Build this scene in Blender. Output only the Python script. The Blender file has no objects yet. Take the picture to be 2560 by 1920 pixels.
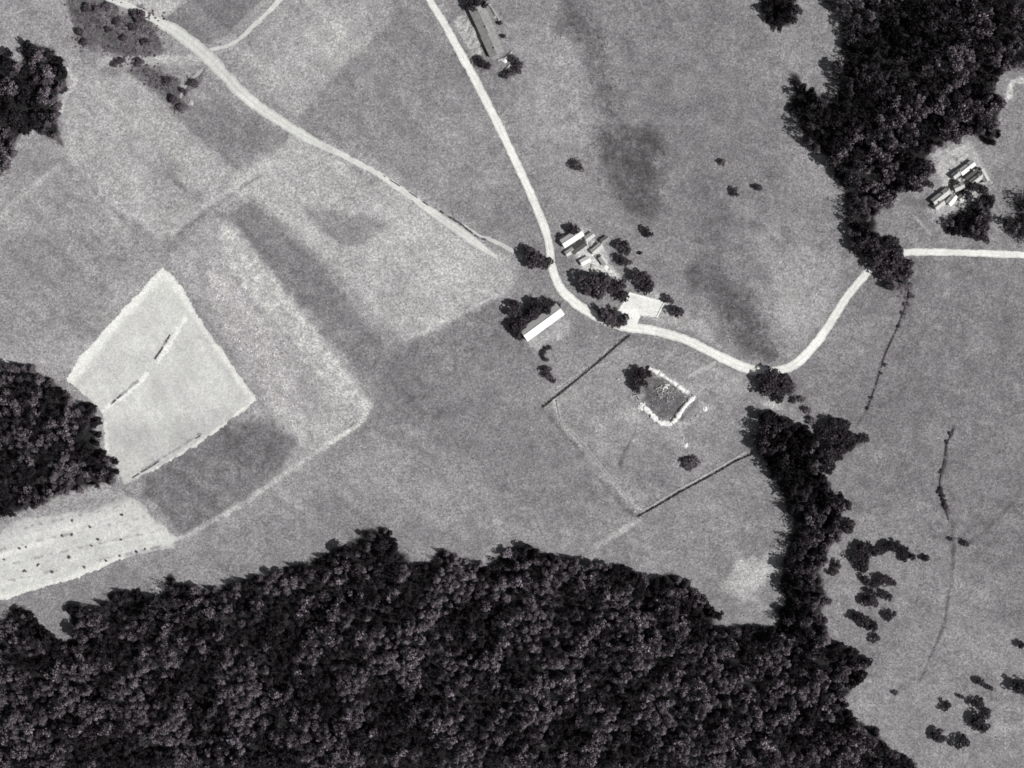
import bpy, math, random
import numpy as np
from mathutils import Vector, Matrix

random.seed(7)
rng = np.random.default_rng(11)
S = bpy.context.scene
C = S.collection
U = 0.2                      # metres per pixel of the 2560 wide plan
def W(px, py): return ((px - 1280) * U, (960 - py) * U)

# ------------------------------------------------------------ camera, sky, sun
ALT = 1500.0
cam_d = bpy.data.cameras.new('camera'); cam = bpy.data.objects.new('camera', cam_d); C.objects.link(cam)
cam.location = (0, 0, ALT); cam.rotation_euler = (0, 0, 0)
cam_d.sensor_width = 36.0; cam_d.lens = 36.0 * ALT / 512.0
cam_d.clip_start = 1.0; cam_d.clip_end = 12000.0
S.camera = cam

SUN_EL = math.radians(47)
SUN_H = Vector((0.93, -0.37)).normalized()       # horizontal direction towards the sun
wd = bpy.data.worlds.new('World'); S.world = wd; wd.use_nodes = True
nt = wd.node_tree; bg = nt.nodes['Background']
sky = nt.nodes.new('ShaderNodeTexSky'); sky.sky_type = 'NISHITA'; sky.sun_disc = False
sky.sun_elevation = SUN_EL; sky.sun_rotation = math.atan2(SUN_H.x, SUN_H.y)
hs = nt.nodes.new('ShaderNodeHueSaturation'); hs.inputs['Saturation'].default_value = 0.22
nt.links.new(sky.outputs[0], hs.inputs['Color']); nt.links.new(hs.outputs[0], bg.inputs['Color'])
bg.inputs['Strength'].default_value = 0.05
sd_ = bpy.data.lights.new('sun', 'SUN'); sun = bpy.data.objects.new('sun', sd_); C.objects.link(sun)
sd_.energy = 4.9; sd_.angle = math.radians(0.5); sd_.color = (1.0, 0.98, 0.965)
tosun = Vector((SUN_H.x * math.cos(SUN_EL), SUN_H.y * math.cos(SUN_EL), math.sin(SUN_EL)))
sun.rotation_euler = tosun.to_track_quat('Z', 'Y').to_euler(); sun.location = tosun * 800
S.view_settings.view_transform = 'Standard'; S.view_settings.look = 'None'
S.view_settings.exposure = -0.12; S.view_settings.gamma = 1.0
S.cycles.filter_width = 1.7
KT = 1.15                    # display linear value -> albedo divisor

# ------------------------------------------------------------ small tools
def lin(t):
    t = np.asarray(t, float) / 255.0
    return np.where(t <= 0.04045, t / 12.92, ((t + 0.055) / 1.055) ** 2.4)
def alb(t): return lin(t) / KT

def vnoise(x, y, scale, seed):
    r = np.random.default_rng(seed); n = 256
    L = r.random((n, n))
    u = np.asarray(x) / scale + 1000.3; v = np.asarray(y) / scale + 1000.7
    i = np.floor(u).astype(int); j = np.floor(v).astype(int); fu = u - i; fv = v - j
    fu = fu * fu * (3 - 2 * fu); fv = fv * fv * (3 - 2 * fv)
    a = L[i % n, j % n]; b = L[(i + 1) % n, j % n]; c = L[i % n, (j + 1) % n]; d = L[(i + 1) % n, (j + 1) % n]
    return (a * (1 - fu) + b * fu) * (1 - fv) + (c * (1 - fu) + d * fu) * fv - 0.5
def fnoise(x, y, scale, seed):
    return vnoise(x, y, scale, seed) + 0.5 * vnoise(x, y, scale / 2.1, seed + 1) + 0.25 * vnoise(x, y, scale / 4.3, seed + 2)
def H(x, y):
    x = np.asarray(x, float); y = np.asarray(y, float)
    f = np.clip((620 - np.maximum(np.abs(x), np.abs(y))) / 200, 0, 1)
    return f * (0.8 * np.sin(x / 61 + 0.6) * np.cos(y / 53) + 0.6 * np.sin((x + y) / 83 + 2) + 0.35 * np.sin((x * 0.6 - y) / 34))
def h1(x, y): return float(H(x, y))

def sdist(px, py, poly):
    """signed distance (plan pixels), negative inside"""
    P = np.array(poly, float); n = len(P)
    d = np.full(px.shape, 1e18); ins = np.zeros(px.shape, bool)
    for k in range(n):
        a = P[k]; b = P[(k + 1) % n]; e = b - a
        t = np.clip(((px - a[0]) * e[0] + (py - a[1]) * e[1]) / max(e @ e, 1e-9), 0, 1)
        d = np.minimum(d, (px - a[0] - t * e[0]) ** 2 + (py - a[1] - t * e[1]) ** 2)
        if a[1] != b[1]:
            c = ((a[1] > py) != (b[1] > py)) & (px < (b[0] - a[0]) * (py - a[1]) / (b[1] - a[1]) + a[0])
            ins ^= c
    d = np.sqrt(d)
    return np.where(ins, -d, d)
def ldist(px, py, pts):
    P = np.array(pts, float); d = np.full(px.shape, 1e18)
    for k in range(len(P) - 1):
        a = P[k]; b = P[k + 1]; e = b - a
        t = np.clip(((px - a[0]) * e[0] + (py - a[1]) * e[1]) / max(e @ e, 1e-9), 0, 1)
        d = np.minimum(d, (px - a[0] - t * e[0]) ** 2 + (py - a[1] - t * e[1]) ** 2)
    return np.sqrt(d)
def sm(a, b, x):
    t = np.clip((x - a) / (b - a), 0, 1); return t * t * (3 - 2 * t)

def mesh_np(name, V, F, mat=None, fcol=None, vcol=None, smooth=False):
    """F: (n,k) uniform faces"""
    V = np.asarray(V, np.float32); F = np.asarray(F, np.int32)
    me = bpy.data.meshes.new(name)
    me.vertices.add(len(V)); me.vertices.foreach_set('co', V.ravel())
    k = F.shape[1]
    me.loops.add(F.size); me.loops.foreach_set('vertex_index', F.ravel())
    me.polygons.add(len(F)); me.polygons.foreach_set('loop_start', np.arange(0, F.size, k, dtype=np.int32))
    me.polygons.foreach_set('loop_total', np.full(len(F), k, dtype=np.int32))
    if smooth: me.polygons.foreach_set('use_smooth', np.ones(len(F), bool))
    me.update(calc_edges=True)
    if fcol is not None:
        a = me.attributes.new('tone', 'FLOAT', 'FACE'); a.data.foreach_set('value', np.asarray(fcol, np.float32))
    if vcol is not None:
        a = me.attributes.new('tone', 'FLOAT', 'POINT'); a.data.foreach_set('value', np.asarray(vcol, np.float32))
    if mat: me.materials.append(mat)
    return me

class MB:
    def __init__(s): s.v = []; s.f = []
    def box(s, cx, cy, z0, z1, sx, sy, rz=0, taper=1.0, jit=0):
        c, n = math.cos(rz), math.sin(rz); b = len(s.v)
        for z, k in ((z0, 1.0), (z1, taper)):
            for dx, dy in ((-1, -1), (1, -1), (1, 1), (-1, 1)):
                x = dx * sx / 2 * k + random.uniform(-jit, jit); y = dy * sy / 2 * k + random.uniform(-jit, jit)
                s.v.append((cx + x * c - y * n, cy + x * n + y * c, z + random.uniform(-jit, jit)))
        s.f += [(b, b + 3, b + 2, b + 1), (b + 4, b + 5, b + 6, b + 7)] + [(b + i, b + (i + 1) % 4, b + 4 + (i + 1) % 4, b + 4 + i) for i in range(4)]
    def poly(s, pts): b = len(s.v); s.v += pts; s.f.append(tuple(range(b, b + len(pts))))
    def mesh(s, name, mat):
        me = bpy.data.meshes.new(name); me.from_pydata(s.v, [], s.f); me.update()
        me.materials.append(mat); return me
    def build(s, name, mat, parent=None): return link(name, s.mesh(name, mat), parent)

def link(name, me, parent=None, loc=None):
    o = bpy.data.objects.new(name, me); C.objects.link(o)
    if parent: o.parent = parent
    if loc is not None: o.location = loc
    return o
def tag(o, label=None, cat=None, group=None, kind=None):
    if label: o['label'] = label
    if cat: o['category'] = cat
    if group: o['group'] = group
    if kind: o['kind'] = kind
    return o
def empty(name, loc, rz, label, cat, group=None):
    o = bpy.data.objects.new(name, None); C.objects.link(o); o.location = loc; o.rotation_euler = (0, 0, rz)
    return tag(o, label, cat, group)

# ------------------------------------------------------------ materials
def mat_new(name):
    m = bpy.data.materials.new(name); m.use_nodes = True; t = m.node_tree
    p = t.nodes['Principled BSDF']; p.inputs['Roughness'].default_value = 0.9
    p.inputs['Specular IOR Level'].default_value = 0.15
    return m, t, p
def N(t, ty, **kw):
    n = t.nodes.new(ty)
    for k, v in kw.items(): setattr(n, k, v)
    return n
def math_(t, op, a, b=None, c=None):
    n = N(t, 'ShaderNodeMath', operation=op)
    for i, v in enumerate((a, b, c)):
        if v is None: continue
        if isinstance(v, (int, float)): n.inputs[i].default_value = v
        else: t.links.new(v, n.inputs[i])
    return n.outputs[0]
def noise(t, co, scale, detail=2, rough=0.6):
    n = N(t, 'ShaderNodeTexNoise'); n.inputs['Scale'].default_value = scale; n.inputs['Detail'].default_value = detail
    n.inputs['Roughness'].default_value = rough; t.links.new(co, n.inputs['Vector']); return n.outputs['Fac']
def earth_mat(name, tone=None, amp=0.5, bump=0.3, grit=0.8):
    """ground-like surface: tone from the mesh attribute or a constant; fine tufts and grit as real albedo texture"""
    m, t, p = mat_new(name)
    co = N(t, 'ShaderNodeTexCoord').outputs['Object']
    if tone is None:
        base = N(t, 'ShaderNodeAttribute', attribute_name='tone').outputs['Fac']
    else:
        v = N(t, 'ShaderNodeValue'); v.outputs[0].default_value = float(alb(tone)); base = v.outputs[0]
    n1 = noise(t, co, 1.5, 2.5, 0.75); n2 = noise(t, co, 0.75, 2, 0.6); n3 = noise(t, co, 0.12, 3, 0.6)
    vo = N(t, 'ShaderNodeTexVoronoi'); vo.inputs['Scale'].default_value = 1.25; t.links.new(co, vo.inputs['Vector'])
    sc = N(t, 'ShaderNodeSeparateColor'); t.links.new(vo.outputs['Color'], sc.inputs[0])
    f = math_(t, 'MULTIPLY_ADD', n1, math_(t, 'MULTIPLY_ADD', n3, grit * 2.6, grit * .9), math_(t, 'MULTIPLY_ADD', n3, grit * -1.3, 1 - grit * .45))
    f = math_(t, 'MULTIPLY', f, math_(t, 'MULTIPLY_ADD', n2, amp, 1 - amp * .5))
    f = math_(t, 'MULTIPLY', f, math_(t, 'MULTIPLY_ADD', n3, amp * .55, 1 - amp * .275))
    f = math_(t, 'MULTIPLY', f, math_(t, 'MULTIPLY_ADD', sc.outputs[0], grit * .5, 1 - grit * .25))
    g = math_(t, 'MULTIPLY', base, f)
    tint = noise(t, co, 0.05, 4, 0.7)
    mx = N(t, 'ShaderNodeMix', data_type='RGBA'); t.links.new(math_(t, 'ADD', math_(t, 'MULTIPLY_ADD', base, 3.0, -.6), math_(t, 'MULTIPLY_ADD', tint, 1.6, -.8)), mx.inputs['Factor']); mx.clamp_factor = True
    mx.inputs['A'].default_value = (1.015, 0.988, 1.02, 1); mx.inputs['B'].default_value = (1.0, 1.008, 0.965, 1)
    mm = N(t, 'ShaderNodeVectorMath', operation='SCALE'); t.links.new(mx.outputs['Result'], mm.inputs[0]); t.links.new(g, mm.inputs['Scale'])
    t.links.new(mm.outputs[0], p.inputs['Base Color'])
    b = N(t, 'ShaderNodeBump'); b.inputs['Strength'].default_value = bump; b.inputs['Distance'].default_value = 0.25
    t.links.new(n1, b.inputs['Height']); t.links.new(b.outputs[0], p.inputs['Normal'])
    return m
def leaf_mat(name):
    m, t, p = mat_new(name)
    a = N(t, 'ShaderNodeAttribute', attribute_name='tone').outputs['Fac']
    oi = N(t, 'ShaderNodeObjectInfo').outputs['Random']
    g = math_(t, 'MULTIPLY', a, math_(t, 'MULTIPLY_ADD', oi, 0.5, 0.75))
    cb = N(t, 'ShaderNodeCombineColor')
    t.links.new(math_(t, 'MULTIPLY', g, 1.11), cb.inputs[0]); t.links.new(math_(t, 'MULTIPLY', g, .97), cb.inputs[1]); t.links.new(math_(t, 'MULTIPLY', g, 1.1), cb.inputs[2])
    t.links.new(cb.outputs[0], p.inputs['Base Color']); p.inputs['Specular IOR Level'].default_value = 0.05
    return m
def plain(name, tone, var=0.25, scale=1.5, rough=0.85):
    m, t, p = mat_new(name); co = N(t, 'ShaderNodeTexCoord').outputs['Object']
    n = noise(t, co, scale, 4, 0.65); a = float(alb(tone))
    f = math_(t, 'MULTIPLY_ADD', n, a * var * 2, a * (1 - var)); cb = N(t, 'ShaderNodeCombineColor')
    for i, k in enumerate((1.0, 0.99, 0.97)): t.links.new(math_(t, 'MULTIPLY', f, k), cb.inputs[i])
    t.links.new(cb.outputs[0], p.inputs['Base Color']); p.inputs['Roughness'].default_value = rough
    return m
M_ground = earth_mat('meadow_grass', None, 0.55, 0.4, .95); M_field = earth_mat('dry_field', None, 0.35, 0.2, 0.38)
M_road = earth_mat('gravel', None, 0.22, 0.15, 0.3)
M_leaf = leaf_mat('foliage'); M_bark = plain('bark', 70)
M_stone = plain('pale_stone', 240, 0.2, 2.0); M_stone2 = plain('grey_stone', 180, 0.3, 2.0)
M_stone3 = plain('mossy_stone', 168, 0.2, 1.0)
M_roofw = plain('pale_metal_roof', 245, 0.06, 0.6, 0.6); M_roofl = plain('light_tiles', 200, 0.3, 1.0); M_roofg = plain('worn_grey_tiles', 150, 0.7, 0.7)
M_roofd = plain('dark_slate', 85, 0.3, 1.2)
M_wall = plain('plaster', 200, 0.15); M_dark = plain('window_dark', 40, 0.1, 2, 0.3); M_wood = plain('weathered_wood', 95, 0.3)
M_fr = plain('frame_paint', 215, 0.05)

# ------------------------------------------------------------ plan data (pixels of the 2560 x 1920 plan)
X = 220   # how far the woods run on beyond the frame
WOODS = {
 'south': [(-X,1560),(0,1545),(28,1500),(58,1500),(75,1530),(100,1560),(138,1592),(172,1585),(158,1540),(150,1505),(172,1495),(205,1512),(250,1500),(268,1475),(300,1465),(345,1478),(390,1482),(412,1432),(430,1420),(452,1458),(500,1465),(580,1447),(660,1425),(770,1398),(834,1362),(880,1345),(905,1312),(935,1312),(968,1318),(990,1345),(1022,1379),(1034,1405),(1062,1392),(1091,1366),(1109,1356),(1129,1376),(1149,1392),(1167,1379),(1187,1399),(1222,1404),(1240,1376),(1288,1362),(1311,1354),(1369,1368),(1404,1388),(1453,1391),(1487,1400),(1587,1408),(1626,1443),(1660,1424),(1704,1430),(1730,1465),(1769,1495),(1799,1530),(1806,1569),(1830,1560),(1860,1547),(1890,1563),(1932,1550),(1961,1560),(1992,1575),(2044,1580),(2083,1592),(2122,1612),(2152,1621),(2183,1656),(2161,1708),(2135,1721),(2118,1755),(2139,1786),(2183,1812),(2209,1829),(2230,1860),(2261,1886),(2300,1895),(2310,1925),(2340,1920+X),(-X,1920+X)],
 'east': [(1888,1021),(1927,1017),(1962,1042),(2000,1051),(2035,1070),(2058,1121),(2066,1181),(2096,1225),(2122,1251),(2144,1251),(2140,1266),(2118,1278),(2105,1304),(2139,1313),(2135,1330),(2100,1352),(2074,1386),(2064,1443),(2078,1482),(2074,1530),(2070,1600),(2044,1616),(1992,1612),(1961,1590),(1933,1573),(1933,1525),(1944,1495),(1935,1425),(1953,1391),(1961,1326),(1972,1300),(1946,1244),(1905,1173),(1876,1112),(1864,1082),(1883,1073),(1883,1038)],
 'wedge': [(2048,1073),(2083,1053),(2118,1064),(2131,1082),(2179,1095),(2144,1121),(2100,1160),(2072,1181),(2072,1121),(2053,1090)],
 'knob': [(1896,943),(1918,934),(1966,951),(1966,978),(1940,995),(1910,982)],
 'west': [(-X,880),(0,899),(39,899),(78,911),(113,934),(156,954),(187,993),(210,989),(237,1004),(253,1035),(249,1067),(257,1121),(272,1140),(303,1140),(299,1172),(307,1199),(264,1218),(218,1230),(155,1245),(60,1285),(0,1310),(-X,1340)],
 'northwest': [(39,93),(62,93),(101,101),(144,113),(155,155),(180,178),(172,210),(155,249),(146,280),(155,307),(171,350),(167,373),(140,375),(101,340),(70,330),(50,361),(37,389),(35,420),(0,455),(-X,500),(-X,100),(0,117),(23,125),(43,150)],
 'north knoll': [(1885,-60),(1885,0),(1898,38),(1919,59),(1949,80),(1978,72),(2003,42),(2008,17),(1995,-60)],
 'northeast': [(2039,-X),(2039,0),(2052,25),(2081,25),(2094,55),(2090,118),(2094,152),(2069,160),(2081,203),(2077,236),(2048,224),(2018,207),(2014,181),(1959,160),(1955,173),(1972,198),(1963,224),(1959,262),(1980,295),(1997,346),(2031,380),(2069,414),(2098,460),(2098,515),(2103,561),(2107,595),(2132,629),(2170,650),(2191,675),(2216,696),(2245,696),(2267,658),(2259,629),(2229,599),(2197,590),(2200,549),(2222,530),(2250,498),(2280,477),(2315,470),(2340,422),(2330,388),(2377,367),(2406,346),(2427,338),(2449,371),(2491,367),(2503,333),(2512,285),(2515,245),(2500,215),(2515,188),(2560,180),(2560+X,180),(2560+X,-X)],
 'hamlet grove': [(2415,498),(2449,464),(2482,477),(2491,528),(2482,561),(2465,608),(2406,599),(2360,582),(2347,553),(2364,528),(2400,515)],
 'edge grove': [(2525,477),(2560,473),(2560+80,480),(2560+80,600),(2560,608),(2503,599),(2495,540),(2525,528)],
 'corner grove': [(2505,1688),(2530,1705),(2560,1690),(2620,1690),(2640,1760),(2560,1750),(2525,1732)],
}
# soft tonal patches of the meadows: (tone, softness, edge noise, polygon)
PATCH = [
 (154, 120, 60, [(-300,-300),(1000,-300),(1100,300),(1300,640),(900,1000),(700,1250),(-300,1500)]),
 (160, 16, 10, [(-300,600),(0,475),(150,415),(266,538),(400,665),(290,800),(170,950),(-300,1000)]),
 (148, 30, 20, [(40,600),(290,590),(330,650),(190,830),(0,860),(-100,700)]),
 (169, 12, 8, [(150,245),(185,190),(324,185),(410,262),(500,347),(585,420),(500,521),(400,600),(266,500),(170,400)]),
 (158, 18, 12, [(370,400),(440,400),(530,470),(470,530),(400,520)]),
 (143, 12, 8, [(330,180),(451,235),(560,262),(640,290),(725,335),(690,400),(640,440),(585,420),(500,347)]),
 (161, 12, 10, [(585,170),(700,20),(740,-60),(960,-60),(972,58),(880,140),(800,225),(735,290),(690,262)]),
 (167, 14, 12, [(640,190),(760,60),(900,30),(860,110),(760,210),(700,230)]),
 (142, 10, 8, [(990,-60),(1080,-60),(1105,60),(1260,360),(1340,560),(1260,590),(1150,540),(900,375),(745,300),(860,165),(975,60)]),
 (147, 30, 20, [(1090,250),(1200,300),(1280,480),(1200,540),(1060,440)]),
 (130, 10, 6, [(400,60),(470,0),(500,-50),(690,-50),(640,10),(560,96),(500,112),(450,90)]),
 (180, 12, 8, [(330,0),(460,0),(400,50),(360,30)]),
 (169, 12, 8, [(600,450),(735,335),(860,395),(1014,490),(1150,585),(1285,650),(1290,730),(1180,785),(1070,836),(1010,850),(900,740),(800,640),(690,540)]),
 (172, 30, 16, [(640,400),(820,400),(1000,480),(1180,600),(1290,680),(1260,720),(1120,800),(1020,836),(960,800),(820,640),(700,520),(560,480)]),
 (176, 24, 14, [(900,480),(1080,560),(1200,640),(1120,760),(960,720),(860,560)]),
 (146, 22, 16, [(770,530),(830,520),(960,560),(940,600),(860,620),(800,580)]),
 (134, 20, 16, [(575,530),(640,510),(690,560),(800,660),(900,790),(960,860),(940,960),(900,930),(800,810),(700,700),(620,610)]),
 (166, 8, 5, [(420,640),(540,545),(600,570),(680,690),(780,820),(925,1005),(905,1040),(780,1130),(660,1060),(640,960),(560,850),(470,730)]),
 (182, 12, 14, [(545,560),(590,580),(690,700),(800,840),(920,1000),(915,1030),(860,1000),(740,860),(640,760),(570,660)]),
 (176, 12, 8, [(520,630),(640,780),(760,980),(760,1090),(680,1020),(610,900),(520,740)]),
 (160, 14, 6, [(605,900),(655,960),(660,1030),(610,1040)]),
 (126, 20, 12, [(360,1195),(560,1052),(680,1050),(740,1100),(700,1180),(540,1300),(462,1340),(365,1240)]),
 (120, 14, 12, [(540,1070),(660,1065),(740,1110),(690,1170),(560,1150)]),
 (134, 40, 24, [(940,900),(1040,860),(1240,740),(1320,860),(1340,960),(1180,1060),(960,1060)]),
 (152, 40, 20, [(830,1160),(960,1120),(1320,1180),(1500,1340),(1300,1350),(1100,1330),(940,1290),(860,1230)]),
 (142, 40, 20, [(1140,1040),(1320,1040),(1560,1280),(1400,1320),(1180,1200)]),
 (150, 14, 8, [(1380,1010),(1560,860),(1800,910),(1880,960),(1860,1110),(1590,1270)]),
 (140, 20, 10, [(1660,1090),(1700,1120),(1680,1230),(1580,1210),(1600,1120)]),
 (152, 60, 40, [(1280,60),(1440,60),(1500,300),(1420,600),(1370,500),(1300,300)]),
 (136, 60, 40, [(1500,-60),(1900,-60),(1960,300),(1960,560),(1700,640),(1520,560),(1600,300)]),
 (108, 24, 22, [(1500,320),(1620,310),(1665,360),(1650,440),(1640,520),(1580,530),(1530,440),(1480,370)]),
 (118, 22, 24, [(1420,0),(1480,30),(1510,100),(1530,180),(1490,200),(1450,110),(1400,60)]),
 (128, 20, 20, [(1480,100),(1560,240),(1540,330),(1490,280)]),
 (116, 20, 22, [(1740,640),(1800,660),(1880,740),(1960,890),(1920,905),(1840,850),(1760,760),(1720,680)]),
 (130, 24, 20, [(1740,420),(1810,460),(1800,560),(1850,640),(1780,660),(1720,560)]),
 (116, 8, 8, [(1612,930),(1640,940),(1720,992),(1690,1045),(1655,1052),(1625,1028),(1606,1000)]),
 (162, 40, 20, [(1920,600),(2080,640),(2120,700),(2050,800),(1980,880),(1950,800)]),
 (134, 120, 60, [(2220,640),(2700,640),(2700,1500),(2300,1900),(2150,1400),(2020,1000),(2100,850)]),
 (143, 60, 40, [(2150,1300),(2440,1400),(2560,1700),(2500,1950),(2300,1880),(2200,1700)]),
 (178, 12, 8, [(1850,1400),(1945,1380),(1935,1430),(1900,1500),(1860,1500),(1810,1460)]),
 (140, 14, 10, [(1895,1470),(1940,1440),(1935,1560),(1880,1560)]),
 (142, 14, 14, [(2320,380),(2420,330),(2470,380),(2560,350),(2640,350),(2640,640),(2260,640),(2200,560),(2270,490)]),
 (178, 10, 10, [(2335,385),(2380,375),(2420,345),(2445,380),(2480,450),(2440,470),(2430,510),(2350,545),(2325,520),(2350,460)]),
 (112, 10, 16, [(185,60),(175,0),(290,-20),(300,35),(340,20),(380,35),(395,85),(412,112),(400,150),(330,148),(290,135),(205,115)]),
 (112, 8, 10, [(285,148),(330,160),(400,175),(450,205),(452,250),(474,272),(440,276),(390,230),(345,195)]),
 (120, 6, 8, [(470,195),(515,170),(500,215),(462,240)]),
 (196, 10, 14, [(1400,600),(1450,575),(1500,600),(1520,660),(1560,690),(1530,700),(1460,680),(1440,640)]),
 (168, 10, 10, [(1320,850),(1410,790),(1425,810),(1400,850),(1350,870),(1340,875)]),
 (150, 10, 8, [(1440,900),(1500,870),(1600,880),(1560,940),(1460,1000)]),
 (166, 10, 8, [(1540,1020),(1590,1020),(1600,1055),(1560,1060)]),
 (168, 8, 8, [(1620,720),(1780,820),(1800,870),(1700,820),(1600,800)]),
 (178, 6, 8, [(1130,50),(1160,40),(1180,60),(1205,90),(1205,130),(1185,140),(1160,110)]),
 (118, 8, 8, [(1195,150),(1225,150),(1230,170),(1205,178)]),
 (112, 8, 12, [(2215,705),(2250,705),(2275,740),(2260,770),(2240,730)]),
 (130, 10, 10, [(1980,930),(2005,960),(2025,1030),(2050,1060),(2000,1045),(1975,1000)]),
 (178, 6, 6, [(1895,1000),(1925,1000),(1960,1020),(1950,1028),(1900,1016)]),
]
# faint lines on the ground: (tone, half width, polyline)
LINES = [
 (190, 7, [(925,1012),(900,1060),(820,1110),(740,1165),(600,1265),(450,1345)]),
 (196, 6, [(170,175),(190,205),(165,240),(150,280)]) ,
 (182, 9, [(0,545),(60,480),(150,415)]),
 (176, 6, [(190,440),(300,560)]),
 (182, 6, [(250,490),(370,560)]),
 (136, 6, [(420,440),(500,500),(620,580)]),
 (178, 6, [(430,580),(520,510),(640,430),(740,390)]),
 (140, 4, [(440,590),(560,500),(650,440)]),
 (184, 6, [(760,570),(830,600),(860,630)]),
 (178, 5, [(1010,850),(1160,780),(1240,740)]),
 (180, 6, [(1300,640),(1250,720)]),
 (190, 9, [(330,165),(250,155),(390,148),(500,150)]),
 (178, 4, [(1390,975),(1480,915),(1520,905)]),
 (176, 5, [(1385,1000),(1400,1050),(1440,1100),(1500,1170),(1560,1240),(1600,1275)]),
 (122, 4, [(1355,1020),(1400,1075),(1460,1140)]),
 (118, 4, [(1500,1200),(1560,1270),(1590,1290)]),
 (186, 5, [(1600,1285),(1700,1225),(1860,1135)]),
 (168, 7, [(1600,1300),(1540,1335),(1490,1365)]),
 (114, 5, [(1590,1080),(1570,1115),(1550,1160)]),
 (170, 4, [(1600,1070),(1585,1100)]),
 (118, 4, [(1740,1005),(1700,1050)]),
 (176, 4, [(1760,1025),(1715,1060),(1700,1060),(1708,1115)]),
 (100, 3.5, [(2265,700),(2262,790),(2235,835),(2210,890),(2190,960),(2165,1030),(2145,1060)]),
 (92, 3.5, [(2385,1070),(2368,1110),(2362,1160),(2352,1205),(2345,1225),(2362,1260),(2372,1300)]),
 (110, 4, [(2380,1300),(2385,1360),(2380,1440),(2360,1560),(2300,1700)]),
 (116, 5, [(2540,1250),(2470,1320),(2420,1360)]),
 (190, 4, [(2478,210),(2480,175),(2503,145)]),
 (204, 8, [(2520,240),(2530,205),(2560,200),(2600,205)]),
 (186, 5, [(2285,540),(2310,565),(2325,585)]),
 (128, 8, [(1880,560),(1960,620)]),
 (126, 10, [(2260,500),(2330,510)]),
]

# ------------------------------------------------------------ ground
def axis(lo, hi, step):
    a = list(np.arange(lo, hi + 1e-6, step)); d = step * 2; x = hi
    while x < 9000: x += d; a.append(x); d *= 1.35
    d = step * 2; x = lo
    while x > -9000: x -= d; a.insert(0, x); d *= 1.35
    return np.array(a)
gx = axis(-300, 300, 0.8); gy = axis(-235, 235, 0.8)
GX, GY = np.meshgrid(gx, gy); PX = GX / U + 1280; PY = 960 - GY / U
tone = np.full(GX.shape, 143.0)
for i, (tv, soft, nz, poly) in enumerate(PATCH):
    if soft < 100 and poly[0][0] < 1300: soft *= .6; nz *= .6
    d = sdist(PX, PY, poly) + nz * 1.6 * fnoise(PX, PY, max(nz * 2.2, 16), 40 + i)
    w = 1 - sm(-soft, soft, d); tone = tone * (1 - w) + tv * w
for i, (tv, hw, pts) in enumerate(LINES):
    d = ldist(PX, PY, pts) + 5 * fnoise(PX, PY, 18, 200 + i)
    w = (1 - sm(hw * .4, hw * 1.5, d)) * np.clip(0.75 + 0.7 * fnoise(PX, PY, 45, 300 + i), 0, 1); tone = tone * (1 - w) + tv * w
tone += 9 * fnoise(PX, PY, 130, 5) + 9 * fnoise(PX, PY, 36, 9)
tone = 143 + 1.2 * (tone - 147)
tone += 13 * fnoise(PX, PY, 15, 19) * (.6 + 1.2 * (0.5 + vnoise(PX, PY, 160, 23))) + 8 * vnoise(PX, PY, 7, 29)
near = np.clip((420 - np.maximum(np.abs(GX), np.abs(GY))) / 100, 0, 1)
# mowing / grazing streaks running with the field strips in the west
u = (PX * 0.77 + PY * 0.64); v = (PX * 0.64 - PY * 0.77)
tone += near * (1 - sm(900, 1300, PX)) * (14 * vnoise(u / 11, v, 14, 77) + 9 * vnoise(u / 14, v, 34, 78))
tone += near * sm(1300, 1500, PX) * 9 * vnoise((PX + PY * .3) / 7, PY - PX * .3, 12, 79)
for i_, (tv, soft, nz, poly) in enumerate(PATCH):
    if tv in (108, 112, 116, 118, 128):
        w = 1 - sm(-20, 24, sdist(PX, PY, poly)); tone += w * (26 * fnoise(PX, PY, 8, 400 + i_) + 16 * fnoise(PX, PY, 26, 440 + i_))
# dry tussocky texture along the pale diagonal strip
dd = sdist(PX, PY, [(530,550),(600,570),(700,700),(925,1005),(900,1035),(800,950),(640,800),(560,690)])
tone += (1 - sm(-10, 12, dd)) * 36 * np.clip(fnoise(PX, PY, 14, 31) + .05, -.15, .6)
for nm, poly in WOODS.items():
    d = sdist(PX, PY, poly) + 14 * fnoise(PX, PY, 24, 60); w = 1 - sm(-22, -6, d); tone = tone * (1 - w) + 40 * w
idx = np.arange(GX.size).reshape(GX.shape)
F = np.stack([idx[:-1, :-1], idx[:-1, 1:], idx[1:, 1:], idx[1:, :-1]], -1).reshape(-1, 4)
V = np.stack([GX, GY, H(GX, GY)], -1).reshape(-1, 3)
tag(link('ground', mesh_np('ground', V, F, M_ground, vcol=alb(np.clip(tone, 20, 240)).ravel(), smooth=True)), kind='structure')

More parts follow.
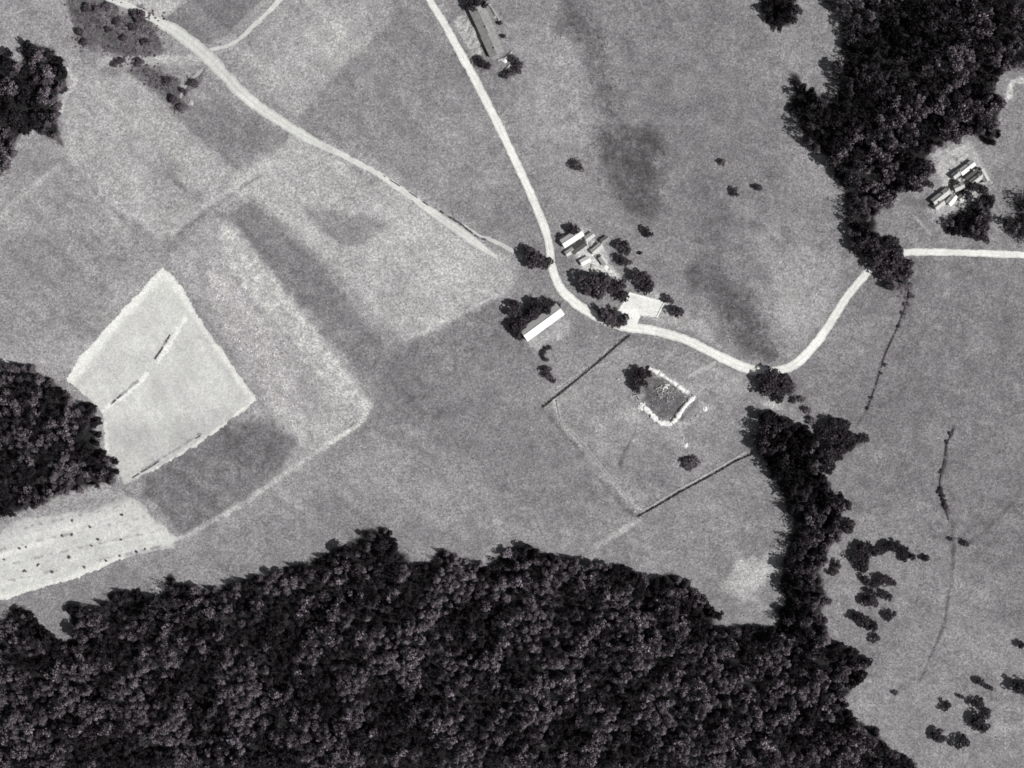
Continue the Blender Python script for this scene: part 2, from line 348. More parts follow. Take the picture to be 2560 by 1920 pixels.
# pale fields as thin sheets
def sheet(name, poly, tonef, z, step=0.4, nz=7, seed=3, mat=None, label=None):
    P = np.array(poly, float); x0, y0 = P.min(0) - 12; x1, y1 = P.max(0) + 12
    xs = np.arange(x0, x1, step / U); ys = np.arange(y0, y1, step / U); A, B = np.meshgrid(xs, ys)
    d = sdist(A, B, poly) + nz * fnoise(A, B, 20, seed) + nz * .5 * fnoise(A, B, 6, seed + 9) * (1 + 2 * vnoise(A, B, 90, seed + 5))
    idx = np.arange(A.size).reshape(A.shape)
    F = np.stack([idx[:-1, :-1], idx[1:, :-1], idx[1:, 1:], idx[:-1, 1:]], -1).reshape(-1, 4)
    keep = (d[:-1, :-1].ravel() < 0); F = F[keep]
    x, y = W(A, B); V = np.stack([x, y, H(x, y) + z], -1).reshape(-1, 3); t = alb(np.clip(tonef(A, B, d), 30, 248)).ravel()
    us = np.unique(F); mp = np.zeros(len(V), int); mp[us] = np.arange(len(us))
    return tag(link(name, mesh_np(name, V[us], mp[F], mat or M_field, vcol=t[us], smooth=True)), label=label, kind='structure')
PF1 = [(407,665),(435,690),(472,745),(520,830),(575,905),(628,985),(640,1000),(575,1050),(500,1108),(400,1165),(308,1215),(285,1150),(262,1130),(256,1035),(225,1000),(165,950),(200,890),(300,780)]
def t1(a, b, d):
    t = 204 + 14 * fnoise(a, b, 60, 21) + 9 * fnoise(a, b, 14, 22)
    for pts, tv, hw in (([(407,668),(300,785),(168,950)], 232, 24), ([(407,668),(470,745),(575,905),(635,990)], 228, 18), ([(640,998),(560,1062),(480,1120),(400,1168),(310,1215)], 236, 6),
                        ([(462,800),(430,850),(395,905)], 236, 6), ([(368,935),(320,980),(262,1025)], 236, 7), ([(262,1130),(252,1040)], 226, 14)):
        w = 1 - sm(hw * .3, hw * 1.2, ldist(a, b, pts) + 7 * fnoise(a, b, 12, 31)); t = t * (1 - w) + tv * w
    for pts, tv, hw in (([(420,845),(388,895)], 130, 3), ([(345,950),(300,990),(278,1010)], 140, 3.5), ([(500,1085),(430,1130),(350,1180)], 150, 3)):
        w = (1 - sm(hw * .3, hw * 1.5, ldist(a, b, pts) + 6 * fnoise(a, b, 9, 33))) * .8; t = t * (1 - w) + tv * w
    uu = a * .5 + b * .86; t = t + 7 * vnoise(uu / 12, a * .86 - b * .5, 9, 35) + 5 * vnoise(uu / 9, a * .86 - b * .5, 21, 36)
    t = t - 20 * sm(-6, 0, d) * (.2 + 1.2 * (.5 + vnoise(a, b, 50, 37)))
    w = 1 - sm(-30, 40, sdist(a, b, [(260,1060),(440,1060),(560,1040),(440,1140),(320,1200),(280,1140)])); return t - 14 * w
sheet('field', PF1, t1, 0.02, seed=3, nz=6)
PF2 = [(-240,1400),(0,1328),(40,1300),(100,1288),(220,1275),(310,1240),(345,1252),(380,1290),(445,1348),(430,1368),(300,1398),(200,1440),(100,1470),(0,1500),(-240,1580)]
def t2(a, b, d):
    t = 206 + 12 * fnoise(a, b, 50, 24) + 12 * fnoise(a, b, 11, 25) + 9 * vnoise((a * .96 - b * .28) / 10, a * .28 + b * .96, 9, 38) - 26 * sm(-12, 0, d)
    rw = np.abs(((a * .22 + b * .975) % 40) - 20); t = t - 34 * (1 - sm(1.5, 5, rw)) * (fnoise(a, b, 12, 39) > .12)
    for pts, tv, hw in (([(0,1500),(110,1468),(200,1440),(300,1398)], 224, 14), ([(0,1390),(60,1372),(130,1350)], 224, 8)):
        w = 1 - sm(hw * .3, hw * 1.2, ldist(a, b, pts)); t = t * (1 - w) + tv * w
    w = 1 - sm(-25, 15, sdist(a, b, [(-300,1280),(0,1300),(200,1275),(310,1238),(330,1258),(180,1300),(0,1350),(-300,1420)])); return t - 22 * w
sheet('field', PF2, t2, 0.02, seed=13)

# roads and tracks: ragged strips
def road(name, pts, tv, seed=1, z=0.05, rag=2.4, gap=0):
    P = np.array([p[:2] for p in pts], float); wd_ = np.array([p[2] for p in pts], float) * .95
    # Catmull-Rom through the points
    out = []; ww = []
    for k in range(len(P) - 1):
        p0 = P[max(k - 1, 0)]; p1 = P[k]; p2 = P[k + 1]; p3 = P[min(k + 2, len(P) - 1)]
        n = max(int(np.hypot(*(p2 - p1)) / 3), 2)
        for t in np.linspace(0, 1, n, endpoint=False):
            out.append(.5 * ((2 * p1) + (-p0 + p2) * t + (2 * p0 - 5 * p1 + 4 * p2 - p3) * t * t + (-p0 + 3 * p1 - 3 * p2 + p3) * t ** 3))
            ww.append(wd_[k] * (1 - t) + wd_[k + 1] * t)
    out.append(P[-1]); ww.append(wd_[-1]); Q = np.array(out); ww = np.array(ww)
    T = np.gradient(Q, axis=0); T /= np.linalg.norm(T, axis=1)[:, None] + 1e-9; Nn = np.stack([-T[:, 1], T[:, 0]], 1)
    m = 9; rows = []
    s = np.arange(len(Q)) * 3.0
    eL = ww / 2 + rag * (vnoise(s, s * 0, 7, seed) * 1.6 + vnoise(s, s * 0, 20, seed + 1) * 1.5); eR = ww / 2 + rag * (vnoise(s, s * 0, 7, seed + 2) * 1.6 + vnoise(s, s * 0, 20, seed + 3) * 1.5)
    for j in range(m):
        f = -1 + 2 * j / (m - 1); e = np.where(f < 0, eL, eR); rows.append(Q + Nn * (f * e)[:, None])
    R = np.stack(rows, 1); x, y = W(R[..., 0], R[..., 1]); V = np.stack([x, y, H(x, y) + z], -1).reshape(-1, 3)
    ff = np.abs(np.linspace(-1, 1, m))[None, :]
    t = tv - 34 * sm(.5, 1, ff) - 13 * (1 - sm(0, .3, ff)) + 16 * fnoise(R[..., 0], R[..., 1], 60, seed + 5) + 12 * fnoise(R[..., 0], R[..., 1], 17, seed + 6)
    idx = np.arange(len(Q) * m).reshape(len(Q), m)
    F = np.stack([idx[:-1, :-1], idx[:-1, 1:], idx[1:, 1:], idx[1:, :-1]], -1).reshape(-1, 4)
    if gap:
        F = F[(fnoise(R[:-1, :-1, 0], R[:-1, :-1, 1], 14, seed + 8) > -gap).ravel()]
    return tag(link(name, mesh_np(name, V, F, M_road, vcol=alb(np.clip(t, 40, 245)).ravel(), smooth=True)), kind='structure')
road('road', [(1040,-70,18),(1075,0,18),(1110,58,20),(1150,130,22),(1200,222,22),(1252,325,22),(1297,420,22),(1335,505,22),(1362,570,22),(1374,620,22),(1380,665,20),(1400,718,24),(1438,757,25),(1480,785,25),(1525,806,24),(1570,818,26),(1640,828,25),(1720,852,24),(1800,892,25),(1870,922,26),(1930,930,26),(1985,912,25),(2035,865,23),(2082,798,22),(2122,737,21),(2180,670,21),(2225,640,20),(2280,630,19),(2420,632,18),(2560,637,18),(2760,645,18)], 238, 1, 0.05, 1.5)
road('road', [(150,-60,16),(272,-5,17),(330,20,20),(389,50,22),(447,84,34),(517,140,36),(564,190,33),(622,249,30),(700,303,28),(778,350,24),(855,388,18),(937,430,17),(1014,482,17),(1091,538,23),(1149,578,27),(1207,620,18),(1245,646,5)], 218, 21, 0.046, 2.4)
road('path', [(512,128,8),(560,118,12),(595,100,12),(640,60,12),(700,0,13),(740,-50,13)], 208, 31, 0.042)
road('path', [(517,158,10),(450,160,9),(380,150,9),(320,142,7)], 174, 41, 0.038, 3, .25)
road('path', [(515,165,8),(480,200,9),(460,225,8),(452,250,7)], 176, 51, 0.038, 2.5, .25)
road('path', [(1155,562,8),(1200,588,9),(1250,610,10),(1285,630,8)], 196, 61, 0.034, 3, .3)
road('path', [(1790,906,8),(1765,920,14),(1735,935,15),(1715,948,10)], 180, 71, 0.036, 3, .4)
road('path', [(1378,636,14),(1352,640,10),(1320,660,8)], 176, 81, 0.036, 3, .3)
# the pale yard beside the road
def ty(a, b, d): return 230 + 14 * (1 - sm(0, 9, -d)) + 8 * fnoise(a, b, 16, 90) + 20 * (1 - sm(8, 26, np.hypot((a - 1572) / 1.6, b - 783)))
sheet('yard', [(1573,731),(1661,755),(1650,776),(1642,792),(1600,788),(1590,812),(1566,812),(1560,788),(1541,780)], ty, 0.056, 0.3, 3, 95, M_road)

# ------------------------------------------------------------ trees
def quads(c, nrm, size, asp, r):
    n = len(c); nrm = nrm / (np.linalg.norm(nrm, axis=1)[:, None] + 1e-9)
    a = r.normal(size=(n, 3)); a -= nrm * (a * nrm).sum(1)[:, None]; a /= np.linalg.norm(a, axis=1)[:, None] + 1e-9
    b = np.cross(nrm, a); s = size[:, None]
    V = np.stack([c - a * s * asp - b * s * .5, c + a * s * .3 - b * s * .8, c + a * s * asp + b * s * .4, c - a * s * .2 + b * s * .8], 1)
    V += r.normal(size=V.shape) * s[:, None] * .18
    return V.reshape(-1, 3)
def crown_broad(n, seed, low=0.25):
    """unit crown: radius about 1, base at z=0, top about 1.6"""
    r = np.random.default_rng(seed); L = r.integers(6, 10); lc = r.normal(size=(L, 3)) * (.4, .4, .3); lc[:, 2] += .85; lr = r.uniform(.38, .62, L)
    lc[0] = (0, 0, 1.0); lr[0] = .62
    k = r.integers(0, L, n); d = r.normal(size=(n, 3)); d /= np.linalg.norm(d, axis=1)[:, None]; d[:, 2] = np.where(r.random(n) < .6, np.abs(d[:, 2]), d[:, 2])
    rad = lr[k] * r.uniform(.55, 1.08, n) ** .6
    c = lc[k] + d * rad[:, None]; c[:, 2] = np.maximum(c[:, 2], low * .3)
    V = quads(c, d + r.normal(size=(n, 3)) * .85 + (0, 0, .2), r.uniform(.08, .2, n), .9, r)
    lobet = r.uniform(.8, 1.25, L)[k]; tn = lobet * r.uniform(.4, 1.6, n)
    return V, tn
def crown_spire(n, seed):
    """unit conifer crown: base radius 1, height 3"""
    r = np.random.default_rng(seed); t = 1 - np.sqrt(r.random(n)) * .97; ang = r.uniform(0, 2 * math.pi, n)
    ph = r.uniform(0, 6.28, 3); lob = 1 + .22 * np.sin(5 * ang + ph[0] + 9 * t) + .14 * np.sin(3 * ang + ph[1]) + .12 * np.sin(8 * ang + ph[2] - 14 * t)
    rad = (1 - t) ** .8 * lob * r.uniform(.35, 1.0, n) ** .5; z = t * 3.0 - .18 * rad + .1
    c = np.stack([np.cos(ang) * rad, np.sin(ang) * rad, z], 1)
    nr = np.stack([np.cos(ang) * .5, np.sin(ang) * .5, np.full(n, .8)], 1) + r.normal(size=(n, 3)) * .4
    V = quads(c, nr, r.uniform(.1, .19, n) * (1.05 - .4 * t), .95, r)
    return V, r.uniform(.45, 1.55, n) * np.where(lob > 1.05, 1.15, .85)
def qf(n): return np.arange(n * 4).reshape(-1, 4)
HI = [crown_broad(520, 100 + i) for i in range(7)] + [crown_spire(520, 200 + i) for i in range(6)]
LO = [crown_broad(190, 300 + i) for i in range(9)] + [crown_spire(180, 400 + i) for i in range(9)]
FAR = [crown_broad(70, 500 + i) for i in range(3)] + [crown_spire(70, 600 + i) for i in range(3)]

CM = {}
def crown_mesh(i, a):
    k = (i, round(a, 3))
    if k not in CM:
        V, tn = HI[i]; CM[k] = mesh_np('crown', V, qf(len(tn)), M_leaf, fcol=np.clip(tn * a, .006, .3))
    return CM[k]
def trunk_mesh():
    mb = MB()
    def limb(p, q, r0, r1, k=7):
        p = Vector(p); q = Vector(q); d = (q - p).normalized(); a = d.orthogonal().normalized(); b = d.cross(a); s = len(mb.v)
        for c, r in ((p, r0), (p.lerp(q, .5) + a * .02, (r0 + r1) / 2), (q, r1)):
            for j in range(k):
                an = 2 * math.pi * j / k; mb.v.append(tuple(c + (a * math.cos(an) + b * math.sin(an)) * r))
        for l in range(2):
            for j in range(k): mb.f.append((s + l * k + j, s + l * k + (j + 1) % k, s + (l + 1) * k + (j + 1) % k, s + (l + 1) * k + j))
    limb((0, 0, -.05), (0.01, 0, .45), .035, .024); limb((.01, 0, .45), (0, .01, .85), .024, .008)
    for j in range(5):
        an = j * 1.3; z = .35 + j * .08; limb((0, 0, z), (math.cos(an) * .14, math.sin(an) * .14, z + .13), .011, .004, 5)
    return mb.mesh('trunk', M_bark)
TR = trunk_mesh()
def put_tree(px, py, rad, hgt, kind, a, label, cat, group, name, r):
    """rad in metres, hgt total height; kind 'b' broad or 's' spire"""
    x, y = W(px, py); k = 1 - hgt * .6 / ALT; x *= k; y *= k; z = h1(x, y)
    t = empty(name, (x, y, z), r.uniform(0, 6.28), label, cat, group)
    i = r.integers(0, 7) if kind == 'b' else 7 + r.integers(0, 6)
    top = 1.55 if kind == 'b' else 3.0; base = .22 if kind == 'b' else .1
    if name == 'shrub': base = 0.0
    cr = link('crown', crown_mesh(int(i), a), t, (0, 0, hgt * base)); cr.scale = (rad * r.uniform(.9, 1.1), rad * r.uniform(.9, 1.1), hgt * (1 - base) / top)
    if name != 'shrub':
        tr = link('trunk', TR, t); tr.scale = (hgt * .9,) * 3
    return t

# sample woods
def sample(poly, sp, seed, inset=7):
    P = np.array(poly, float); x0, y0 = P.min(0); x1, y1 = P.max(0); r = np.random.default_rng(seed)
    xs = np.arange(x0, x1, sp); ys = np.arange(y0, y1, sp * .866); A, B = np.meshgrid(xs, ys); A = A + (np.arange(len(ys)) % 2)[:, None] * sp / 2
    A = A + r.uniform(-.42, .42, A.shape) * sp; B = B + r.uniform(-.42, .42, B.shape) * sp
    d = sdist(A, B, poly)
    # crowns stand back from the outline by about their shadow on the shaded side
    d2 = sdist(A - 22, B - 10, poly)
    m = (d < -inset) & (d2 < -1)
    return np.stack([A[m], B[m], -d[m]], 1)
#            spacing, spire share, radius range (m), height range, albedo, group text, seed
WP = {
 'south': (18, .62, (1.4, 2.9), (5, 13), .1, 1), 'east': (19, .5, (2.1, 3.2), (9, 15), .045, 2), 'wedge': (20, .3, (2.0, 2.8), (7, 11), .035, 3),
 'knob': (15, .2, (2.0, 2.8), (6, 9), .04, 4), 'west': (18, .55, (1.5, 2.6), (5, 11), .1, 5), 'northwest': (22, .35, (2.0, 2.9), (6, 10), .1, 6),
 'north knoll': (20, .2, (2.0, 2.9), (7, 10), .045, 7), 'northeast': (21, .45, (1.7, 3.2), (6, 14), .085, 8), 'hamlet grove': (20, .2, (2.0, 2.8), (6, 10), .06, 9),
 'edge grove': (21, .2, (2.0, 2.8), (6, 10), .06, 10), 'corner grove': (20, .2, (2.0, 2.6), (6, 9), .045, 12)}
def zone_alb(px, py, base, nm):
    a = base
    if nm == 'northeast':
        dk = sdist(np.array([px]), np.array([py]), [(2090,100),(2240,0),(2360,20),(2330,140),(2250,240),(2150,280),(2060,230)])[0]
        if dk < 0: a = .03
        if px < 2090 and py > 200: a = .035
        elif px < 2150 and py > 400: a = .035
    if nm == 'south' and py < 1540 + 0 * px and px < 480: a = .04
    if nm == 'east': a = .035 if px < 2020 else .06
    return a
def edge_label(nm, px, py):
    if nm == 'south':
        if px < 430: return ('dark tree on the ragged edge of the big southern wood below the pale furrowed field', 'edge trees of the southern wood, west end')
        if px < 930: return ('tree on the southern wood edge below the long pale field track', 'edge trees of the southern wood, below the track')
        if px < 1330: return ('tree on the bumpy southern wood edge below the middle meadow', 'edge trees of the southern wood, below the middle meadow')
        if px < 1940: return ('tree on the slanting southern wood edge below the walled plot', 'edge trees of the southern wood, below the plot')
        return ('tree on the ragged eastern edge of the big southern wood facing the open pasture', 'edge trees of the southern wood, east side')
    if nm == 'east':
        return ('near black tree on the edge of the narrow wood strip east of the ruin', 'edge trees of the narrow wood strip')
    return {'wedge': ('near black tree in the wedge shaped grove pointing east into the pasture', 'trees of the wedge shaped grove'),
      'knob': ('dark tree in the small clump just below the road bend', 'trees of the clump at the road bend'),
      'west': ('tree on the rounded edge of the western wood beside the white field', 'edge trees of the western wood'),
      'northwest': ('tree on the edge of the patchy wood in the upper left corner', 'edge trees of the upper left wood'),
      'north knoll': ('dark tree in the small knoll grove at the top, left of the upper right wood', 'trees of the knoll grove'),
      'northeast': ('tree on the edge of the large upper right wood', 'edge trees of the upper right wood'),
      'hamlet grove': ('tree in the round grove just below the pale roofed hamlet', 'trees of the hamlet grove'),
      'edge grove': ('tree in the grove at the right border above the white road', 'trees of the right border grove'),
      'corner grove': ('dark tree in the small grove at the right border of the lower pasture', 'trees of the lower right grove')}[nm]
allt = []
for nm, (sp, ss, rr, hh, a, sd) in WP.items():
    if nm in ('knob', 'wedge'): continue
    for px, py, d in sample(WOODS[nm], sp, sd):
        # natural openings inside the woods
        g = float(fnoise(np.array([px]), np.array([py]), 60, 900)[0]); op = -.62 if nm in ('east', 'wedge', 'knob', 'south') else (-.5 if nm != 'northwest' else -.3)
        if g < op and d > 18: continue
        if nm == 'south' and d > 40 and rng.random() < .04: continue
        inside = 8 < px < 2552 and 8 < py < 1912
        allt.append([px, py, d, nm, inside])
cand = sorted([t for t in allt if t[4]], key=lambda t: t[2] * {'south': .9, 'northeast': 1.1}.get(t[3], 1.0))
chosen = set(id(t) for t in cand[:300])
Vs = []; Ts = []
for t in allt:
    px, py, d, nm, inside = t; sp, ss, rr, hh, a, sd = WP[nm]
    q = float(fnoise(np.array([px]), np.array([py]), 90, 910)[0])
    uu = (px * .66 - py * .75) / 2.6; vv = px * .75 + py * .66      # streaks running towards the upper right, varying height and painting lit and shaded crowns
    st = float(fnoise(np.array([uu]), np.array([vv]), 32, 930)[0]) + .6 * q
    kind = 's' if rng.random() < ss + q else 'b'; e = min(1, .55 + d / 70)
    rad = rng.uniform(*rr) * (.92 if kind == 's' else 1.05); hg = (rng.uniform(*hh) * (1.08 if kind == 's' else .9) + q * 4 + st * 3) * e; hg = max(hg, 4)
    aa = zone_alb(px, py, a, nm) * (1.15 if kind == 'b' else .9) * float(rng.choice([.85, 1.0, 1.15])) * float(np.clip(.16 + (st + rng.normal() * .2 + .12) * 2.6, .16, 1.25))  # near black crowns among bright ones put deep canopy shade into the albedo
    if id(t) in chosen:
        lb, gp = edge_label(nm, px, py)
        put_tree(px, py, rad, hg, kind, round(aa, 2) if aa > .015 else .015, lb, 'tree', gp, 'forest_tree', rng)
    else:
        bank = LO if inside else FAR; h_ = len(bank) // 2
        V, tn = bank[int(rng.integers(0, h_)) + (h_ if kind == 's' else 0)]
        ang = rng.uniform(0, 6.28); c, s = math.cos(ang), math.sin(ang); top = 1.55 if kind == 'b' else 3.0
        x, y = W(px, py); k = 1 - hg * .6 / ALT; x *= k; y *= k
        R = np.array([[c, s, 0], [-s, c, 0], [0, 0, 1]])
        f = 1.0 if inside else 1.15
        Vs.append((V * (rad * f, rad * f, hg * .85 / top)) @ R + (x, y, h1(x, y) + hg * .15)); Ts.append(np.clip(tn * aa, .006, .3))
V = np.concatenate(Vs); T = np.concatenate(Ts)
wl = link('woodland', mesh_np('woodland', V, qf(len(T)), M_leaf, fcol=T))
tag(wl, 'closed canopy of dark trees filling the woods behind their edge trees', 'woodland', None, 'stuff')
print('TREES', len(allt), 'quads', len(T))

# trees and shrubs that stand free: (zoom origin x, y, scale, list of (x, y, r)), label, group, kind, albedo
def clump(ox, oy, sc, pts, label, group, a=.04, kind='b', hf=1.55, name='field_tree', cat='tree', solo=None):
    for i, (x, y, r) in enumerate(pts):
        rad = r * sc * U * (1.06 if (ox, oy) == (1840, 1200) else 1.2); lb = label if solo is None else solo[i]
        nm_ = name if rad > 1.35 else 'shrub'
        put_tree(ox + x * sc, oy + y * sc, rad, max(rad * hf, 1.2), kind, a, lb, cat if nm_ == name else 'shrub', group if len(pts) > 1 else None, nm_, rng)
Z1 = (1200, 500, .2893); Z8 = (1840, 1200, .434); Z5 = (1400, 0, .422)
clump(*Z1, [(415,425,42),(440,500,62),(510,520,60),(575,550,45)], 'dark tree at the bend where two roads meet, left of the road', 'trees at the road junction', .05)
clump(*Z1, [(800,262,45)], 'small dark tree directly above the pale roofed cottage', None, .045)
clump(*Z1, [(690,318,22)], 'small shrub left of the pale roofed cottage', None, .06)
clump(*Z1, [(915,725,70),(985,690,65),(1050,735,75),(1000,790,55),(1120,770,55),(1200,760,55),(1240,820,45),(1085,680,45)], 'dark tree in the broad clump between the curving road and the pale yard', 'trees of the clump above the pale yard', .05)
clump(*Z1, [(1365,670,52),(1440,690,45),(1460,760,50),(1400,740,40)], 'tree in the pair of crowns just above the pale yard', 'trees above the pale yard', .045)
clump(*Z1, [(1230,385,40),(1265,440,45),(1240,520,42),(1280,540,28)], 'tree in the short upright row right of the rubble heaps', 'trees of the upright row', .06)
clump(*Z1, [(1445,275,38)], 'lone round dark tree above the upright tree row', None, .04)
clump(*Z1, [(1380,462,16)], 'tiny dark shrub right of the upright tree row', None, .04)
clump(*Z1, [(1045,985,40),(1090,1020,58),(1130,1050,42),(1150,985,40),(1235,1050,42),(1190,1080,30)], 'tree overhanging the road left of the pale yard', 'trees overhanging the road', .06)
clump(*Z1, [(1630,860,34)], 'small grey tree at the upper right of the pale yard', None, .08)
clump(*Z1, [(1720,960,48)], 'rounded grey tree right of the pale yard', None, .07)
clump(*Z1, [(310,925,48),(290,985,40),(350,1000,30)], 'tree in the small clump at the left of the barn trees', 'trees left of the barn', .05)
clump(*Z1, [(440,1000,52),(490,900,55),(545,915,50),(480,960,50),(610,900,42),(380,1050,52),(320,1090,50),(330,1150,45),(290,1110,36),(345,1175,30),(420,960,40),(660,915,28)], 'dark tree standing along the back of the long white roofed barn', 'trees behind the barn', .038)
clump(*Z1, [(555,1310,18),(570,1285,16),(600,1275,16),(540,1340,18),(555,1370,18),(580,1385,14)], 'low shrub in the curved row below the white roofed barn', 'shrubs in the curved row', .07)
clump(*Z1, [(580,1480,34),(600,1520,28),(635,1565,22)], 'shrub in the small group below the curved shrub row', 'shrubs below the curved row', .06)
clump(*Z8, [(700,440,36),(735,405,36),(775,395,34),(815,415,30),(712,480,34),(740,515,26),(745,450,40),(860,400,26),(890,372,32),(925,385,28),(965,415,30),(995,430,28),(960,450,20)], 'near black tree in the arched row in the lower right pasture', 'trees of the arched row', .03)
clump(*Z8, [(1095,455,22)], 'small dark shrub right of the arched tree row', None, .03)
clump(*Z8, [(755,585,26),(790,605,26),(835,580,30),(875,580,32),(905,595,24),(775,640,24),(745,675,22),(780,700,36),(860,655,24),(885,680,18)], 'dark tree in the ragged clump below the arched tree row', 'trees of the ragged clump', .035)
clump(*Z8, [(885,780,28)], 'small round tree below the right end of the ragged clump', None, .04)
clump(*Z8, [(695,775,26),(725,805,38),(760,835,34),(795,830,20)], 'dark tree in the slanting clump lower left of the ragged clump', 'trees of the slanting clump', .035)
clump(*Z8, [(805,912,24)], 'small round tree below the slanting clump near the wood edge', None, .045)
clump(*Z8, [(585,485,24),(575,530,22)], 'small tree between the narrow wood strip and the arched row', 'trees beside the narrow wood strip', .05)
clump(*Z8, [(1400,1160,26)], 'upper small tree of the scattered trees in the bottom right pasture', None, .045)
clump(*Z8, [(1455,1190,18)], 'small shrub just right of the upper scattered tree, bottom right pasture', None, .06)
clump(*Z8, [(1300,1250,16)], 'faint little shrub between the scattered trees, bottom right pasture', None, .08)
clump(*Z8, [(1395,1285,32)], 'dark tree directly above the largest scattered crown, bottom right', None, .04)
clump(*Z8, [(1210,1305,26)], 'lone small round tree left of the other scattered trees', None, .035)
clump(*Z8, [(1445,1345,26),(1405,1385,44),(1420,1425,38)], 'dark tree in the largest clump of the bottom right pasture', 'trees of the largest pasture clump', .035)
clump(*Z8, [(1155,1460,34),(1195,1490,26)], 'tree in the pair at the lower left of the scattered pasture trees', 'pair of trees near the bottom', .045)
clump(*Z8, [(1305,1510,38)], 'round dark tree lowest among the scattered pasture trees', None, .035)
clump(*Z8, [(1650,950,26)], 'dark tree cut by the right border above the lower right grove', None, .04)
clump(*Z8, [(1180,50,14),(1172,70,15),(1190,95,14),(1200,120,12),(1212,160,18)], 'small shrub along the thin ditch in the right hand pasture', 'shrubs along the pasture ditch', .05, hf=.9)
clump(*Z8, [(1240,340,14)], 'tiny shrub below the ditch shrubs in the right hand pasture', None, .07)
clump(*Z8, [(1325,362,20)], 'small grey shrub right of the tiny one, right hand pasture', None, .065)
clump(*Z8, [(915,1225,14)], 'small pale shrub near the edge of the southern wood', None, .08)
clump(1900, 0, .422, [(640,1500,40),(690,1540,46),(740,1600,44),(780,1560,48),(820,1510,46),(830,1620,40),(760,1660,34),(720,1480,44),(600,1440,40),(650,1420,44),(800,1450,40),(850,1570,34),(860,1650,26),(780,1690,26),(560,1380,36)], 'dark tree closing over the road at the foot of the upper right wood', 'trees over the road at the wood foot', .05)
clump(*Z5, [(90,970,24),(115,990,22)], 'small dark shrub in the pasture left of the large dark heath patch', 'shrubs left of the heath patch', .07)
clump(*Z5, [(965,965,18)], 'tiny shrub right of the large dark heath patch', None, .08)
clump(*Z5, [(1035,1135,22)], 'left shrub of two side by side in the upper right pasture', None, .06)
clump(*Z5, [(1175,1115,20)], 'right shrub of two side by side in the upper right pasture', None, .065)
# ruin trees, north farm trees, hamlet trees, pasture shrub at the plot
clump(1300, 800, .3616, [(800,380,32),(850,375,38),(885,365,28),(800,430,34),(845,430,34),(810,480,24)], 'near black tree crowding the upper left corner of the roofless ruin', 'trees at the ruin', .03)
clump(1300, 800, .3616, [(1150,985,30),(1190,980,34),(1190,1010,24)], 'low soft shrub in the walled plot below the ruin', 'shrubs below the ruin', .1, hf=1.1, name='shrub', cat='shrub')
clump(860, 0, .3858, [(820,25,34),(870,15,36),(905,-5,34),(850,55,28)], 'near black tree at the top end of the long farmhouse', 'trees at the long farmhouse', .035)
clump(860, 0, .3858, [(895,405,28),(930,435,22),(870,380,18)], 'small dark tree between the lower farmhouse and the road', 'trees below the farmhouse', .05)
clump(860, 0, .3858, [(1100,380,24),(1130,420,24),(1080,470,24),(1120,460,22),(1040,490,18)], 'small tree in the loose group below the lower farmhouse', 'loose trees below the farmhouse', .07)
clump(1900, 0, .422, [(990,980,34),(1020,1010,24),(920,1110,26),(1000,1090,26),(960,1060,24)], 'small tree left of the pale roofed hamlet', 'trees left of the hamlet', .055)
clump(1900, 0, .422, [(1150,1080,20),(1200,1110,22),(1180,1040,16),(1100,1130,18),(1290,1010,18),(1310,1060,16)], 'little dark bush wedged between the hamlet houses', 'bushes between the hamlet houses', .06, hf=1.0)
clump(1900, 0, .422, [(1265,1110,30),(1230,1150,30),(1320,1130,26)], 'dark tree tucked below the hamlet houses', 'trees below the hamlet houses', .045)
clump(0, 0, .3888, [(880,85,34),(905,120,30),(690,50,26),(560,55,24),(540,270,22),(510,210,24),(760,150,24),(860,180,26),(930,270,22),(790,390,22),(740,420,20),(900,400,22),(1110,640,24),(1160,690,20),(1240,540,24),(1085,520,24),(620,60,20),(800,250,20),(700,190,18),(1190,590,18)], 'dark bush in the rough scrub beside the upper left road', 'bushes in the upper left scrub', .075, hf=1.2)
clump(1840, 600, .434, [(960,250,20),(1000,270,18),(1010,320,15),(980,370,14),(960,420,10),(940,500,9),(860,720,8),(840,770,8),(780,910,9),(760,970,8)], 'tiny shrub on the thin line running down from the road in the right pasture', 'shrubs on the thin pasture line', .11, hf=.6)
clump(1840, 600, .434, [(1240,1120,12),(1220,1160,10),(1195,1330,12)], 'tiny shrub at the upper end of the thin pasture ditch', 'shrubs at the ditch top', .1, hf=.6)
clump(1840, 600, .434, [(330,850,22),(380,920,18),(410,980,20),(440,1040,20),(330,930,16)], 'pale bush on the slope between the road bend clump and the wedge grove', 'pale bushes near the road bend', .11)

clump(1840, 600, .434, [(165,805,40),(215,795,42),(262,815,38),(200,850,44),(255,860,42),(290,842,32),(240,900,30),(170,850,30)], 'dark tree in the small clump just below the road bend', 'trees of the clump at the road bend', .04)
clump(1840, 600, .434, [(515,1090,36),(560,1075,42),(620,1090,40),(545,1130,40),(610,1140,42),(660,1140,38),(710,1148,30),(752,1146,20),(560,1185,38),(610,1190,34),(655,1185,26),(545,1230,34),(585,1245,26),(545,1290,28),(530,1330,22)], 'near black tree in the wedge shaped grove pointing east into the pasture', 'trees of the wedge shaped grove', .032)
